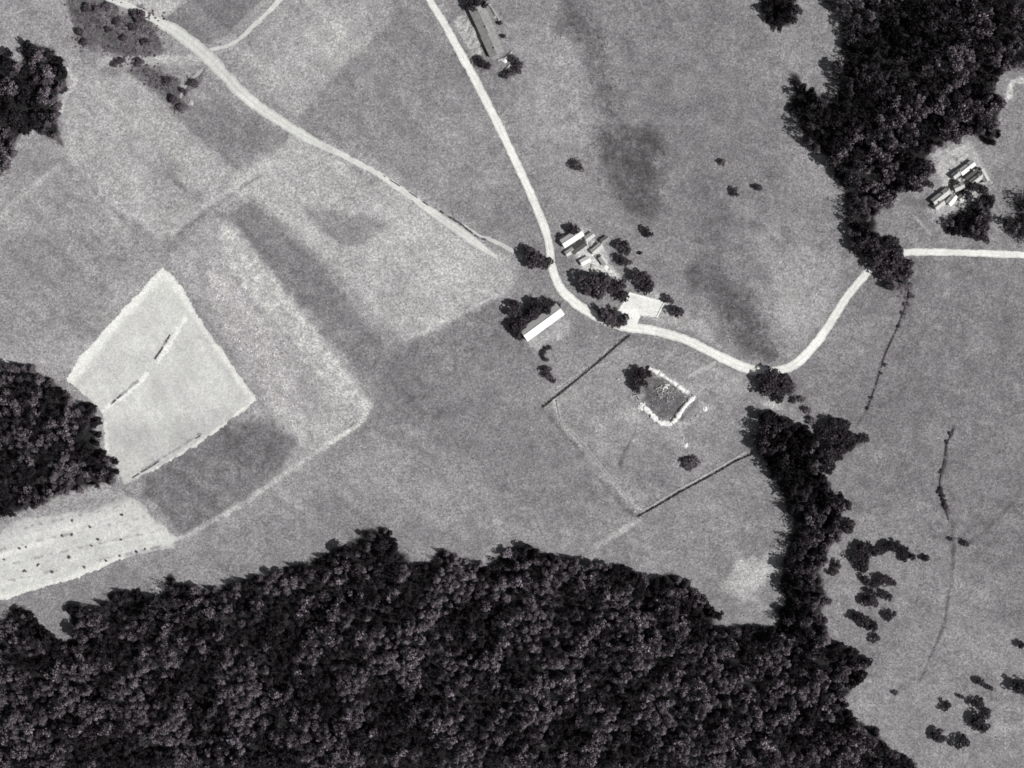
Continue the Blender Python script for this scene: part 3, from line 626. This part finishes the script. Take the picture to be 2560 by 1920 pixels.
# heath scrub, furrow bushes: low tufts nobody could count
def tufts(name, polys, dens, rr, a, label, seed, cat='ground cover', edge=10, mat=None, flat=1.0):
    r = np.random.default_rng(seed); Vs = []; Ts = []
    for poly in polys:
        P = np.array(poly, float); x0, y0 = P.min(0) - edge; x1, y1 = P.max(0) + edge; n = int((x1 - x0) * (y1 - y0) * U * U * dens)
        A = r.uniform(x0, x1, n); B = r.uniform(y0, y1, n); d = sdist(A, B, poly) + edge * 2.2 * fnoise(A, B, 30, seed)
        m = (r.random(n) < 1 - sm(-edge * 2, edge, d)) & (fnoise(A, B, 12, seed + 4) > -.25); A = A[m]; B = B[m]; n = len(A)
        x, y = W(A, B); z = H(x, y); s = r.uniform(rr[0], rr[1], n); al = a * r.uniform(.45, 1.6, n)
        for k in range(5):
            an = r.uniform(0, 6.28, n); o = s * .45; c = np.stack([x + np.cos(an) * o, y + np.sin(an) * o, z + s * flat * r.uniform(.1, .5, n)], 1)
            nr = np.stack([np.cos(an) * .5, np.sin(an) * .5, np.full(n, 1.2 / flat)], 1) + r.normal(size=(n, 3)) * .25 * flat
            Vs.append(quads(c, nr, s * .55, .9, r)); Ts.append(al)
    V = np.concatenate(Vs); T = np.concatenate(Ts); o = link(name, mesh_np(name, V, qf(len(T)), mat or M_leaf, fcol=np.clip(T, .01, .8)))
    return tag(o, label, cat, None, 'stuff')
def patch(i): return PATCH[i][3]
heath = [p[3] for p in PATCH if p[0] in (108, 116, 118, 128) and p[3][0][0] > 1300]
tufts('heather', heath, .45, (.25, .5), .12, 'dark low heather growing in patches over the upper right pasture', 51, edge=22, flat=.5)
tufts('scrub', [p[3] for p in PATCH if p[0] == 112], .75, (.4, 1.0), .1, 'dense dark scrub along the upper left road and the wood edge', 52, edge=20)
tufts('dry_grass_tussocks', [p[3] for p in PATCH if p[0] in (190, 176) and p[3][0][0] < 900], .3, (.2, .5), .7, 'pale dry tussocks speckling the diagonal field strip', 53, edge=8, flat=.35)
tufts('grass_tussocks', [[(1380,60),(1960,60),(2140,620),(2560,650),(2560,1900),(2330,1900),(2150,1650),(2150,1050),(1900,940),(1500,840)], [(860,1000),(1400,1000),(1580,1290),(1900,1150),(1930,1540),(1700,1400),(1100,1330),(760,1250)]], .05, (.2, .42), .17, 'scattered darker grass tussocks dotted over the pastures', 54, edge=12, flat=.5)

# bushes standing in two loose rows in the furrowed pale field
for i, (px, py) in enumerate([(225,1318),(180,1336),(155,1340),(230,1366),(303,1350),(363,1372),(342,1380),(300,1390),(245,1350),(210,1418),(172,1392),(62,1428),(65,1368),(305,1288),(48,1372),(180,1302),(95,1412),(10,1400),(130,1430),(265,1402)]):
    put_tree(px, py, random.uniform(.5, .9), random.uniform(.6, 1.1), 'b', .16, 'small dark bush standing in the pale field strip at the lower left', 'shrub', 'bushes in the pale field strip', 'shrub', rng)

# ------------------------------------------------------------ hedges, stone walls, heaps
def hedge(pts, w, hgt, a, label, seed, thin=0.0):
    r = np.random.default_rng(seed); P = np.array(pts, float); c0 = P.mean(0); ox, oy = W(*c0); cs = []
    for k in range(len(P) - 1):
        L = np.hypot(*(P[k + 1] - P[k])) * U; n = int(L * 40)
        t = r.random(n); q = P[k] + (P[k + 1] - P[k]) * t[:, None]; x, y = W(q[:, 0], q[:, 1])
        m = fnoise(x, y, 3.0, seed) > -.6 + thin; x, y = x[m], y[m]; n = len(x)
        x = x + r.normal(size=n) * w * .22; y = y + r.normal(size=n) * w * .22; cs.append(np.stack([x - ox, y - oy, H(x, y) - h1(ox, oy) + r.uniform(.05, 1, n) * hgt], 1))
    c = np.concatenate(cs); n = len(c)
    V = quads(c, r.normal(size=(n, 3)) + (0, 0, .9), r.uniform(.12, .26, n), .9, r)
    o = link('hedge', mesh_np('hedge', V, qf(n), M_leaf, fcol=a * r.uniform(.6, 1.4, n)), None, (ox, oy, h1(ox, oy)))
    return tag(o, label, 'hedge')
hedge([(1357,1018),(1420,968),(1500,902),(1545,862),(1574,838)], 1.2, .9, .05, 'straight dark hedge closing the upper left side of the walled plot', 61)
hedge([(1594,1291),(1640,1266),(1700,1230),(1780,1187),(1840,1152),(1880,1135)], 1.0, .9, .045, 'straight dark hedge closing the lower right side of the walled plot', 62)
hedge([(2275,705),(2268,760),(2240,828),(2212,890),(2192,960),(2168,1025)], .6, .4, .11, 'long thin gappy line of low growth running down from the road in the right pasture', 71, .25)
hedge([(2385,1075),(2368,1110),(2360,1160),(2350,1205),(2358,1250),(2372,1300)], .6, .4, .09, 'thin crooked line of low growth along the ditch in the right pasture', 72, .15)
hedge([(1100,528),(1150,558),(1190,590),(1215,600)], .8, .6, .11, 'short gappy hedge beside the fading end of the north west road', 65, .25)
hedge([(960,440),(1020,478),(1080,520)], .5, .3, .14, 'thin gappy hedge along the narrow part of the north west road', 66, .4)
hedge([(500,1090),(440,1125),(380,1165),(330,1195)], .45, .35, .17, 'thin hedge along the lower right margin of the white field', 67, .65)
hedge([(425,838),(408,868),(388,898)], .6, .5, .12, 'short upper row of bushes inside the white field', 68, .6)
hedge([(350,945),(320,975),(295,995),(280,1008)], .6, .5, .12, 'short lower row of bushes inside the white field', 69, .62)

def stones(mb, cx, cy, z, n, spread, s0, s1, hgt=0.6):
    for _ in range(n):
        a = random.uniform(0, 6.28); d = spread * abs(random.gauss(0, .5)); s = random.uniform(s0, s1); zz = z + max(0, hgt * (1 - d / spread)) * random.uniform(0, .8)
        mb.box(cx + math.cos(a) * d, cy + math.sin(a) * d, zz - .1, zz + s * .6, s, s * random.uniform(.6, 1), random.uniform(0, 3), random.uniform(.6, .9), s * .1)
def heap(px, py, spread, n, label, group=None, mat=None, s=(.35, .9)):
    x, y = W(px, py); t = MB(); k = 14; v0 = len(t.v)
    for rr, zz in ((1.0, -.1), (.75, .22), (.4, .5)):
        for j in range(k):
            q = rr * spread * random.uniform(.55, 1.25); t.v.append((q * math.cos(6.283 * j / k), q * math.sin(6.283 * j / k), zz * random.uniform(.8, 1.2) if zz > 0 else zz))
    t.v.append((0, 0, .6))
    for l in range(2):
        for j in range(k): t.f.append((v0 + l * k + j, v0 + l * k + (j + 1) % k, v0 + (l + 1) * k + (j + 1) % k, v0 + (l + 1) * k + j))
    for j in range(k): t.f.append((v0 + 2 * k + j, v0 + 2 * k + (j + 1) % k, v0 + 3 * k))
    stones(t, 0, 0, 0, int(n * 1.3), spread, s[0] * .7, s[1] * .7)
    o = link('rubble_heap', t.mesh('rubble_heap', mat or M_stone), None, (x, y, h1(x, y))); return tag(o, label, 'rubble heap', group)
def wallrun_(mb, pts, ox, oy, oz, hgt, th, gap=0):
    for k in range(len(pts) - 1):
        a = W(*pts[k]); b = W(*pts[k + 1]); L = math.hypot(b[0] - a[0], b[1] - a[1]); n = max(2, int(L / .55)); rz = math.atan2(b[1] - a[1], b[0] - a[0])
        for i in range(n):
            if random.random() < gap: continue
            f = (i + .5) / n; x = a[0] + (b[0] - a[0]) * f; y = a[1] + (b[1] - a[1]) * f; z = h1(x, y) - oz
            mb.box(x - ox, y - oy, z - .2, z + hgt * random.uniform(.65, 1.1), L / n * 1.04, th * random.uniform(.9, 1.1), rz + random.uniform(-.04, .04), .95, .04)
def bank(mb, pts, ox, oy, oz, hgt, th, seed):
    P = np.array(pts, float); Q = []
    for k in range(len(P) - 1):
        n = max(2, int(np.hypot(*(P[k + 1] - P[k])) * U / .35))
        for i in range(n): Q.append(P[k] + (P[k + 1] - P[k]) * i / n)
    Q.append(P[-1]); Q = np.array(Q); T = np.gradient(Q, axis=0); T /= np.linalg.norm(T, axis=1)[:, None] + 1e-9
    T = (T + np.roll(T, 1, 0) + np.roll(T, -1, 0)); T[0] = T[1]; T[-1] = T[-2]; T /= np.linalg.norm(T, axis=1)[:, None]
    s = np.arange(len(Q)) * 1.0; b0 = len(mb.v); prof = [(-1, -.25), (-.78, .55), (-.35, .95), (.35, 1.0), (.78, .6), (1, -.25)]
    for i in range(len(Q)):
        w = th / 2 * (1 + .8 * float(vnoise(s[i:i+1], s[i:i+1] * 0, 3.2, seed)[0])); o = .5 * float(vnoise(s[i:i+1], s[i:i+1] * 0, 4.5, seed + 1)[0]); hh = hgt * (1 + .4 * float(vnoise(s[i:i+1], s[i:i+1] * 0, 2.6, seed + 2)[0]))
        x, y = W(*Q[i]); nx, ny = T[i][1], T[i][0]; z = h1(x, y) - oz
        for q, zz in prof: mb.v.append((x - ox + nx * (q * w + o) + random.uniform(-.06, .06), y - oy + ny * (q * w + o) + random.uniform(-.06, .06), z + zz * hh * random.uniform(.94, 1.06)))
    m = len(prof)
    for i in range(len(Q) - 1):
        for j in range(m - 1): mb.f.append((b0 + i * m + j, b0 + i * m + j + 1, b0 + (i + 1) * m + j + 1, b0 + (i + 1) * m + j))
    mb.f.append(tuple(b0 + j for j in range(m))); mb.f.append(tuple(b0 + (len(Q) - 1) * m + j for j in range(m - 1, -1, -1)))
    for _ in range(int(len(Q) * .7)):
        k = random.randrange(len(Q)); x, y = W(*Q[k]); a = random.gauss(0, th * .42); a2 = random.gauss(0, th * .42); sz = random.uniform(.25, .6)
        top = hgt * .9 if abs(a) + abs(a2) < th * .4 else 0
        mb.box(x - ox + a, y - oy + a2, h1(x, y) - oz - .1 + top, h1(x, y) - oz + top + sz * .5, sz, sz * .8, random.uniform(0, 3), .8, .04)
def stone_wall(pts, hgt, th, label, mat, gap=0, name='stone_wall'):
    ox, oy = W(*pts[0]); oz = h1(ox, oy); mb = MB(); (wallrun_(mb, pts, ox, oy, oz, hgt, th, gap) if th < .5 else bank(mb, pts, ox, oy, oz, hgt, th * 1.5, int(pts[0][1])))
    o = link(name, mb.mesh(name, mat), None, (ox, oy, oz)); return tag(o, label, 'wall')

# the roofless ruin
ox, oy = W(1670, 985); oz = h1(ox, oy)
ru = empty('ruined_house', (ox, oy, oz), 0, 'roofless ruin with thick pale stone walls around a dark rough interior inside the plot', 'ruin')
for pts, hg, th, gp in (([(1622,920),(1664,944),(1700,970),(1722,984)], 2.2, 2.9, 0), ([(1736,990),(1716,1010),(1702,1028),(1690,1046),(1680,1056)], 1.5, 2.6, 0), ([(1680,1058),(1652,1058),(1638,1048),(1622,1030),(1610,1018)], 1.2, 2.7, .03), ([(1600,1000),(1592,988),(1580,990)], .9, 1.0, .2), ([(1638,972),(1655,966)], .8, .6, .2), ([(1660,985),(1672,980)], .6, .5, .2)):
    mb = MB(); bank(mb, pts, ox, oy, oz, hg, th, int(pts[0][0])); mb.build('wall', M_stone if hg > 1 else M_stone2, ru)
mb = MB(); stones(mb, *[W(1655, 985)[0] - ox, W(1655, 985)[1] - oy], .1, 90, 6.0, .3, .8, .2); stones(mb, W(1652, 1050)[0] - ox, W(1652, 1050)[1] - oy, .1, 25, 2.5, .3, .6, .3); mb.build('rubble', M_stone2, ru)['kind'] = 'stuff'
mb = MB(); stones(mb, W(1662, 968)[0] - ox, W(1662, 968)[1] - oy, .1, 26, 2.2, .4, .9, .5); mb.build('rubble', M_stone, ru)['kind'] = 'stuff'
heap(1604, 1016, 2.4, 60, 'large bright rubble heap at the lower left corner of the ruin', s=(.5, 1.1))
heap(1577, 990, 1.2, 18, 'small rubble heap left of the ruin beside its dark trees', mat=M_stone2)
heap(1763, 1022, 1.4, 26, 'bright rubble heap to the right of the ruin')
heap(1714, 1113, 1.4, 26, 'bright rubble heap straight below the ruin', s=(.4, .9))
heap(1742, 1040, 1.1, 12, 'little pale rubble heap at the right of the bent ruin wall', mat=M_stone2)
heap(1728, 1052, .9, 8, 'smallest rubble heap on the trail right of the ruin', mat=M_stone2)
heap(1708, 1096, 1.0, 9, 'faint little rubble heap just above the bright one below the ruin', mat=M_stone2)
heap(1544, 948, .8, 6, 'tiny rubble heap left of the ruin trees out in the plot', mat=M_stone2)
heap(1446, 1112, 1.0, 9, 'little rubble heap on the left boundary of the plot', mat=M_stone2)
heap(1586, 1278, 1.1, 12, 'rubble heap at the bottom corner of the plot', mat=M_stone2)
heap(478, 256, 1.8, 36, 'pale stone heap beside the upper left scrub', s=(.4, .8), mat=M_stone2)
stone_wall([(1390,978),(1440,945),(1480,915),(1520,905)], .3, .5, 'low broken stone wall running inside the dark hedge of the plot', M_stone3, .35)
stone_wall([(1600,1280),(1700,1220),(1800,1166),(1865,1128)], .3, .6, 'low pale stone wall just inside the lower right hedge of the plot', M_stone3, .1)
stone_wall([(1392,1000),(1400,1045)], .45, .6, 'short pale stone wall at the left corner of the plot', M_stone3, .3)
stone_wall([(1418,1068),(1460,1110),(1500,1160),(1560,1235),(1590,1272)], .22, .6, 'long low stone wall along the left side of the plot', M_stone3, .12)

# houses
def house(name, px, py, ang, L, Wd, eave, rise, roofm, label, cat='house', group=None, chim=1, wallm=None, doors=True):
    x, y = W(px, py); z = h1(x, y); t = empty(name, (x, y, z), ang, label, cat, group); wallm = wallm or M_wall
    a, b = L / 2, Wd / 2; mb = MB()
    prof = [(-b, -.4), (b, -.4), (b, eave), (0, eave + rise), (-b, eave)]
    A = [(-a, q[0], q[1]) for q in prof]; B = [(a, q[0], q[1]) for q in prof]; mb.v = A + B
    mb.f = [tuple(range(4, -1, -1)), tuple(range(5, 10))] + [(i, (i + 1) % 5, 5 + (i + 1) % 5, 5 + i) for i in range(5)]
    wl_ = mb.build('wall', wallm, t)
    o = .35; sl = rise / b; rb = MB(); n = max(3, int(L / 1.2))
    for sg in (-1, 1):
        for i in range(n):
            x0 = -a - o + (L + 2 * o) * i / n; x1 = -a - o + (L + 2 * o) * (i + 1) / n; dz = random.uniform(0, .03)
            y1 = sg * (b + o); z1 = eave - sl * o + .05 + dz; z0 = eave + rise + .05 + dz; th = .14; s = len(rb.v)
            rb.v += [(x0, 0, z0), (x1, 0, z0), (x1, y1, z1), (x0, y1, z1), (x0, 0, z0 + th), (x1, 0, z0 + th), (x1, y1, z1 + th), (x0, y1, z1 + th)]
            f = [(0, 1, 2, 3), (7, 6, 5, 4), (0, 4, 5, 1), (1, 5, 6, 2), (2, 6, 7, 3), (3, 7, 4, 0)]
            rb.f += [tuple(s + k for k in q) if sg < 0 else tuple(s + k for k in q[::-1]) for q in f]
    rf = rb.build('roof', roofm, t)
    r2 = MB(); r2.box(0, 0, eave + rise + .16, eave + rise + .3, L + 2 * o + .05, .3, 0, .8); r2.build('ridge', roofm, rf)
    for k in range(chim):
        c = MB(); cx = (-.3 + .6 * k) * L if chim > 1 else .22 * L; c.box(cx, .25, eave + rise - .4, eave + rise + .95, .6, .6); c.box(cx, .25, eave + rise + .95, eave + rise + 1.07, .75, .75); c.build('chimney', M_stone2, rf)
    if doors:
        nw = max(2, int(L / 2.6))
        for sg in (-1, 1):
            for k in range(nw):
                xx = -a + L * (k + .5) / nw; 
                if sg < 0 and k == nw // 2:
                    d = MB(); d.box(xx, sg * (b + .02), -.05, min(2.0, eave - .2), 1.0, .08); dd = d.build('door', M_wood, t); hd = MB(); hd.box(xx + .38, sg * (b + .08), .95, 1.02, .1, .05); hd.build('handle', M_dark, dd); continue
                w_ = MB(); w_.box(xx, sg * (b + .015), eave * .38, eave * .78, .8, .05); ww_ = w_.build('window', M_dark, t)
                fr = MB()
                for fx, fz0, fz1, fs in ((-.44, eave * .36, eave * .8, .08), (.44, eave * .36, eave * .8, .08), (0, eave * .38, eave * .78, .05)): fr.box(xx + fx, sg * (b + .035), fz0, fz1, fs, .09)
                fr.box(xx, sg * (b + .06), eave * .3, eave * .36, 1.0, .14); fr.build('frame', M_fr, ww_)
    return t
A0 = math.atan2(.59, .81)
house('barn', 1355, 806, A0, 22.2, 6.4, 3.4, 2.6, M_roofw, 'long barn with a bright white roof below the road curve, dark trees behind it', 'barn', chim=0)
house('cottage', 1430, 595, math.radians(33), 11.0, 4.2, 2.6, 1.7, M_roofw, 'narrow cottage with a bright pale roof right of the road junction')
house('shed', 1446, 618, math.radians(36), 8.0, 3.0, 2.0, .7, M_roofd, 'low dark roofed shed alongside the bright roofed cottage', 'shed', chim=0)
stone_wall([(1428,634),(1445,622),(1468,606)], .9, .6, 'short pale stone wall along the dark roofed shed', M_stone)
for px, py, L, wd2, an, rm, lb in [(1474,592,4.5,2.4,.62,'l','tiny pale roofed outhouse at the right end of the bright roofed cottage'), (1492,622,5.5,2.6,.7,'l','pale roofed outhouse in the middle right of the farmyard'), (1463,652,4.6,2.6,.5,'w','bright roofed outhouse below the dark roofed shed'), (1508,652,4.2,2.4,2.2,'l','pale roofed outhouse at the lower right of the farmyard'), (1424,630,4.0,2.2,.6,'l','little pale outhouse just left of the dark roofed shed'), (1512,600,3.6,2.2,.6,'g','little grey roofed outhouse at the right end of the farmyard')]:
    house('outhouse', px, py, an, L, wd2, 1.9, .8, {'l': M_roofl, 'w': M_roofw, 'g': M_roofg}[rm], lb, 'shed', 'outhouses of the old farmyard', chim=0)
for i, (px, py, sp, n, lb) in enumerate([(1477,612,1.6,24,'rubble heap right of the dark shed, uppermost of the rubble'), (1462,645,2.0,34,'bright rubble heap straight below the dark shed'), (1500,610,1.5,20,'rubble heap farthest right of the cottage'), (1490,640,1.4,18,'rubble heap in the middle of the farmyard debris'), (1513,668,1.7,26,'bright rubble heap nearest the broad tree clump'), (1405,600,1.0,12,'small rubble heap at the left end of the cottage'), (1480,665,1.2,14,'rubble heap lowest on the left, above the broad tree clump')]):
    heap(px, py, sp, n, lb, 'rubble heaps of the old farmyard', M_stone if i in (1, 4) else M_stone2)
for i, (p, lb) in enumerate([([(1573,731),(1661,755)], 'low pale wall along the upper side of the yard'), ([(1661,755),(1642,792)], 'low pale wall along the right side of the yard'), ([(1642,792),(1600,788)], 'low pale wall along the lower side of the yard')]):
    stone_wall(p, .5, .45, lb, M_stone, 0, 'yard_wall')
# farm at the top
aT = math.atan2(-.905, .425)
house('farmhouse', 1205, 50, aT, 15, 7.4, 2.6, 1.5, M_roofg, 'long farmhouse with a worn grey roof below the near black trees at the top', chim=2)
house('farmhouse', 1231, 112, aT, 11, 7.0, 2.4, 1.4, M_roofg, 'shorter grey roofed farmhouse directly below the long one', chim=1)
heap(1238, 40, 1.5, 14, 'pale rubble heap on the right side of the long farmhouse', mat=M_stone2)
heap(1262, 150, 1.7, 20, 'pale rubble heap at the lower end of the farmyard among the loose trees', mat=M_stone)
stone_wall([(1222,10),(1236,30),(1250,54)], 1.0, .9, 'pale stone wall along the right side of the long farmhouse', M_stone2)
stone_wall([(1244,150),(1262,146),(1280,128)], .8, .9, 'crooked pale stone wall below the lower farmhouse', M_stone2, .1)
stone_wall([(1262,175),(1275,160)], .8, .8, 'short pale stone wall among the loose trees below the farmhouse', M_stone2, .1)
heap(1180, 78, 2.6, 60, 'broad rubble heap between the long farmhouse and the road', mat=M_stone2, s=(.4, 1.0))
heap(1166, 58, 2.0, 24, 'uppermost rubble heap beside the road at the long farmhouse', mat=M_stone2)
heap(1194, 128, 2.2, 26, 'rubble heap nearest the road below the long farmhouse', mat=M_stone2)
clump(860, 0, .3858, [(905,110,20),(880,140,18),(925,300,20),(945,340,20),(965,250,14),(1010,150,14),(1030,230,14)], 'small bush pressed against the grey farmhouses', 'bushes along the grey farmhouses', .05, hf=1.2)
heap(1188, 105, 1.6, 20, 'lower rubble heap in the pale yard left of the farmhouse', mat=M_stone2)
# hamlet upper right
aH = math.radians(38)
for (px, py, L, wd2, rm, an, lb) in [
    (2350,492,9,3.2,M_roofl,aH,'small house with a bright roof at the lower left of the hamlet'),
    (2378,500,5,3.0,M_roofw,aH+.2,'small pale roofed house second from the left in the hamlet'),
    (2396,468,4.6,2.8,M_roofl,aH-.25,'pale roofed house in the middle of the hamlet'),
    (2416,420,8,3.0,M_roofw,aH,'long bright roofed house at the top of the hamlet'),
    (2440,448,6.5,2.8,M_roofl,aH,'pale roofed house below the top house of the hamlet'),
    (2458,440,6,2.6,M_roofl,aH + 1.4,'small pale roofed house at the right end of the hamlet'),
    (2390,436,4.2,2.6,M_roofl,aH,'tiny bright roofed house left of the top house of the hamlet'),
    (2347,512,5,2.6,M_roofl,aH,'tiny pale roofed house lowest in the hamlet'),
    (2406,492,4.5,2.8,M_roofl,aH,'tiny pale roofed house beside the trees below the hamlet'),
    (2426,433,7,2.4,M_roofd,aH,'low dark roofed house squeezed between two pale roofs of the hamlet')]:
    house('cottage', px, py, an, L, wd2, 2.3, 1.3, rm, lb, group='houses of the upper right hamlet', chim=1)
for px, py, lb in [(2360,478,'rubble heap above the left houses of the hamlet'), (2408,450,'rubble heap beside the middle house of the hamlet'), (2372,470,'rubble heap between the middle and left houses of the hamlet'), (2330,520,'rubble heap at the lower left end of the hamlet'), (2395,400,'rubble heap above the hamlet houses'), (2475,455,'rubble heap right of the hamlet houses')]:
    heap(px, py, 1.6, 22, lb, 'rubble heaps of the hamlet', M_stone2)
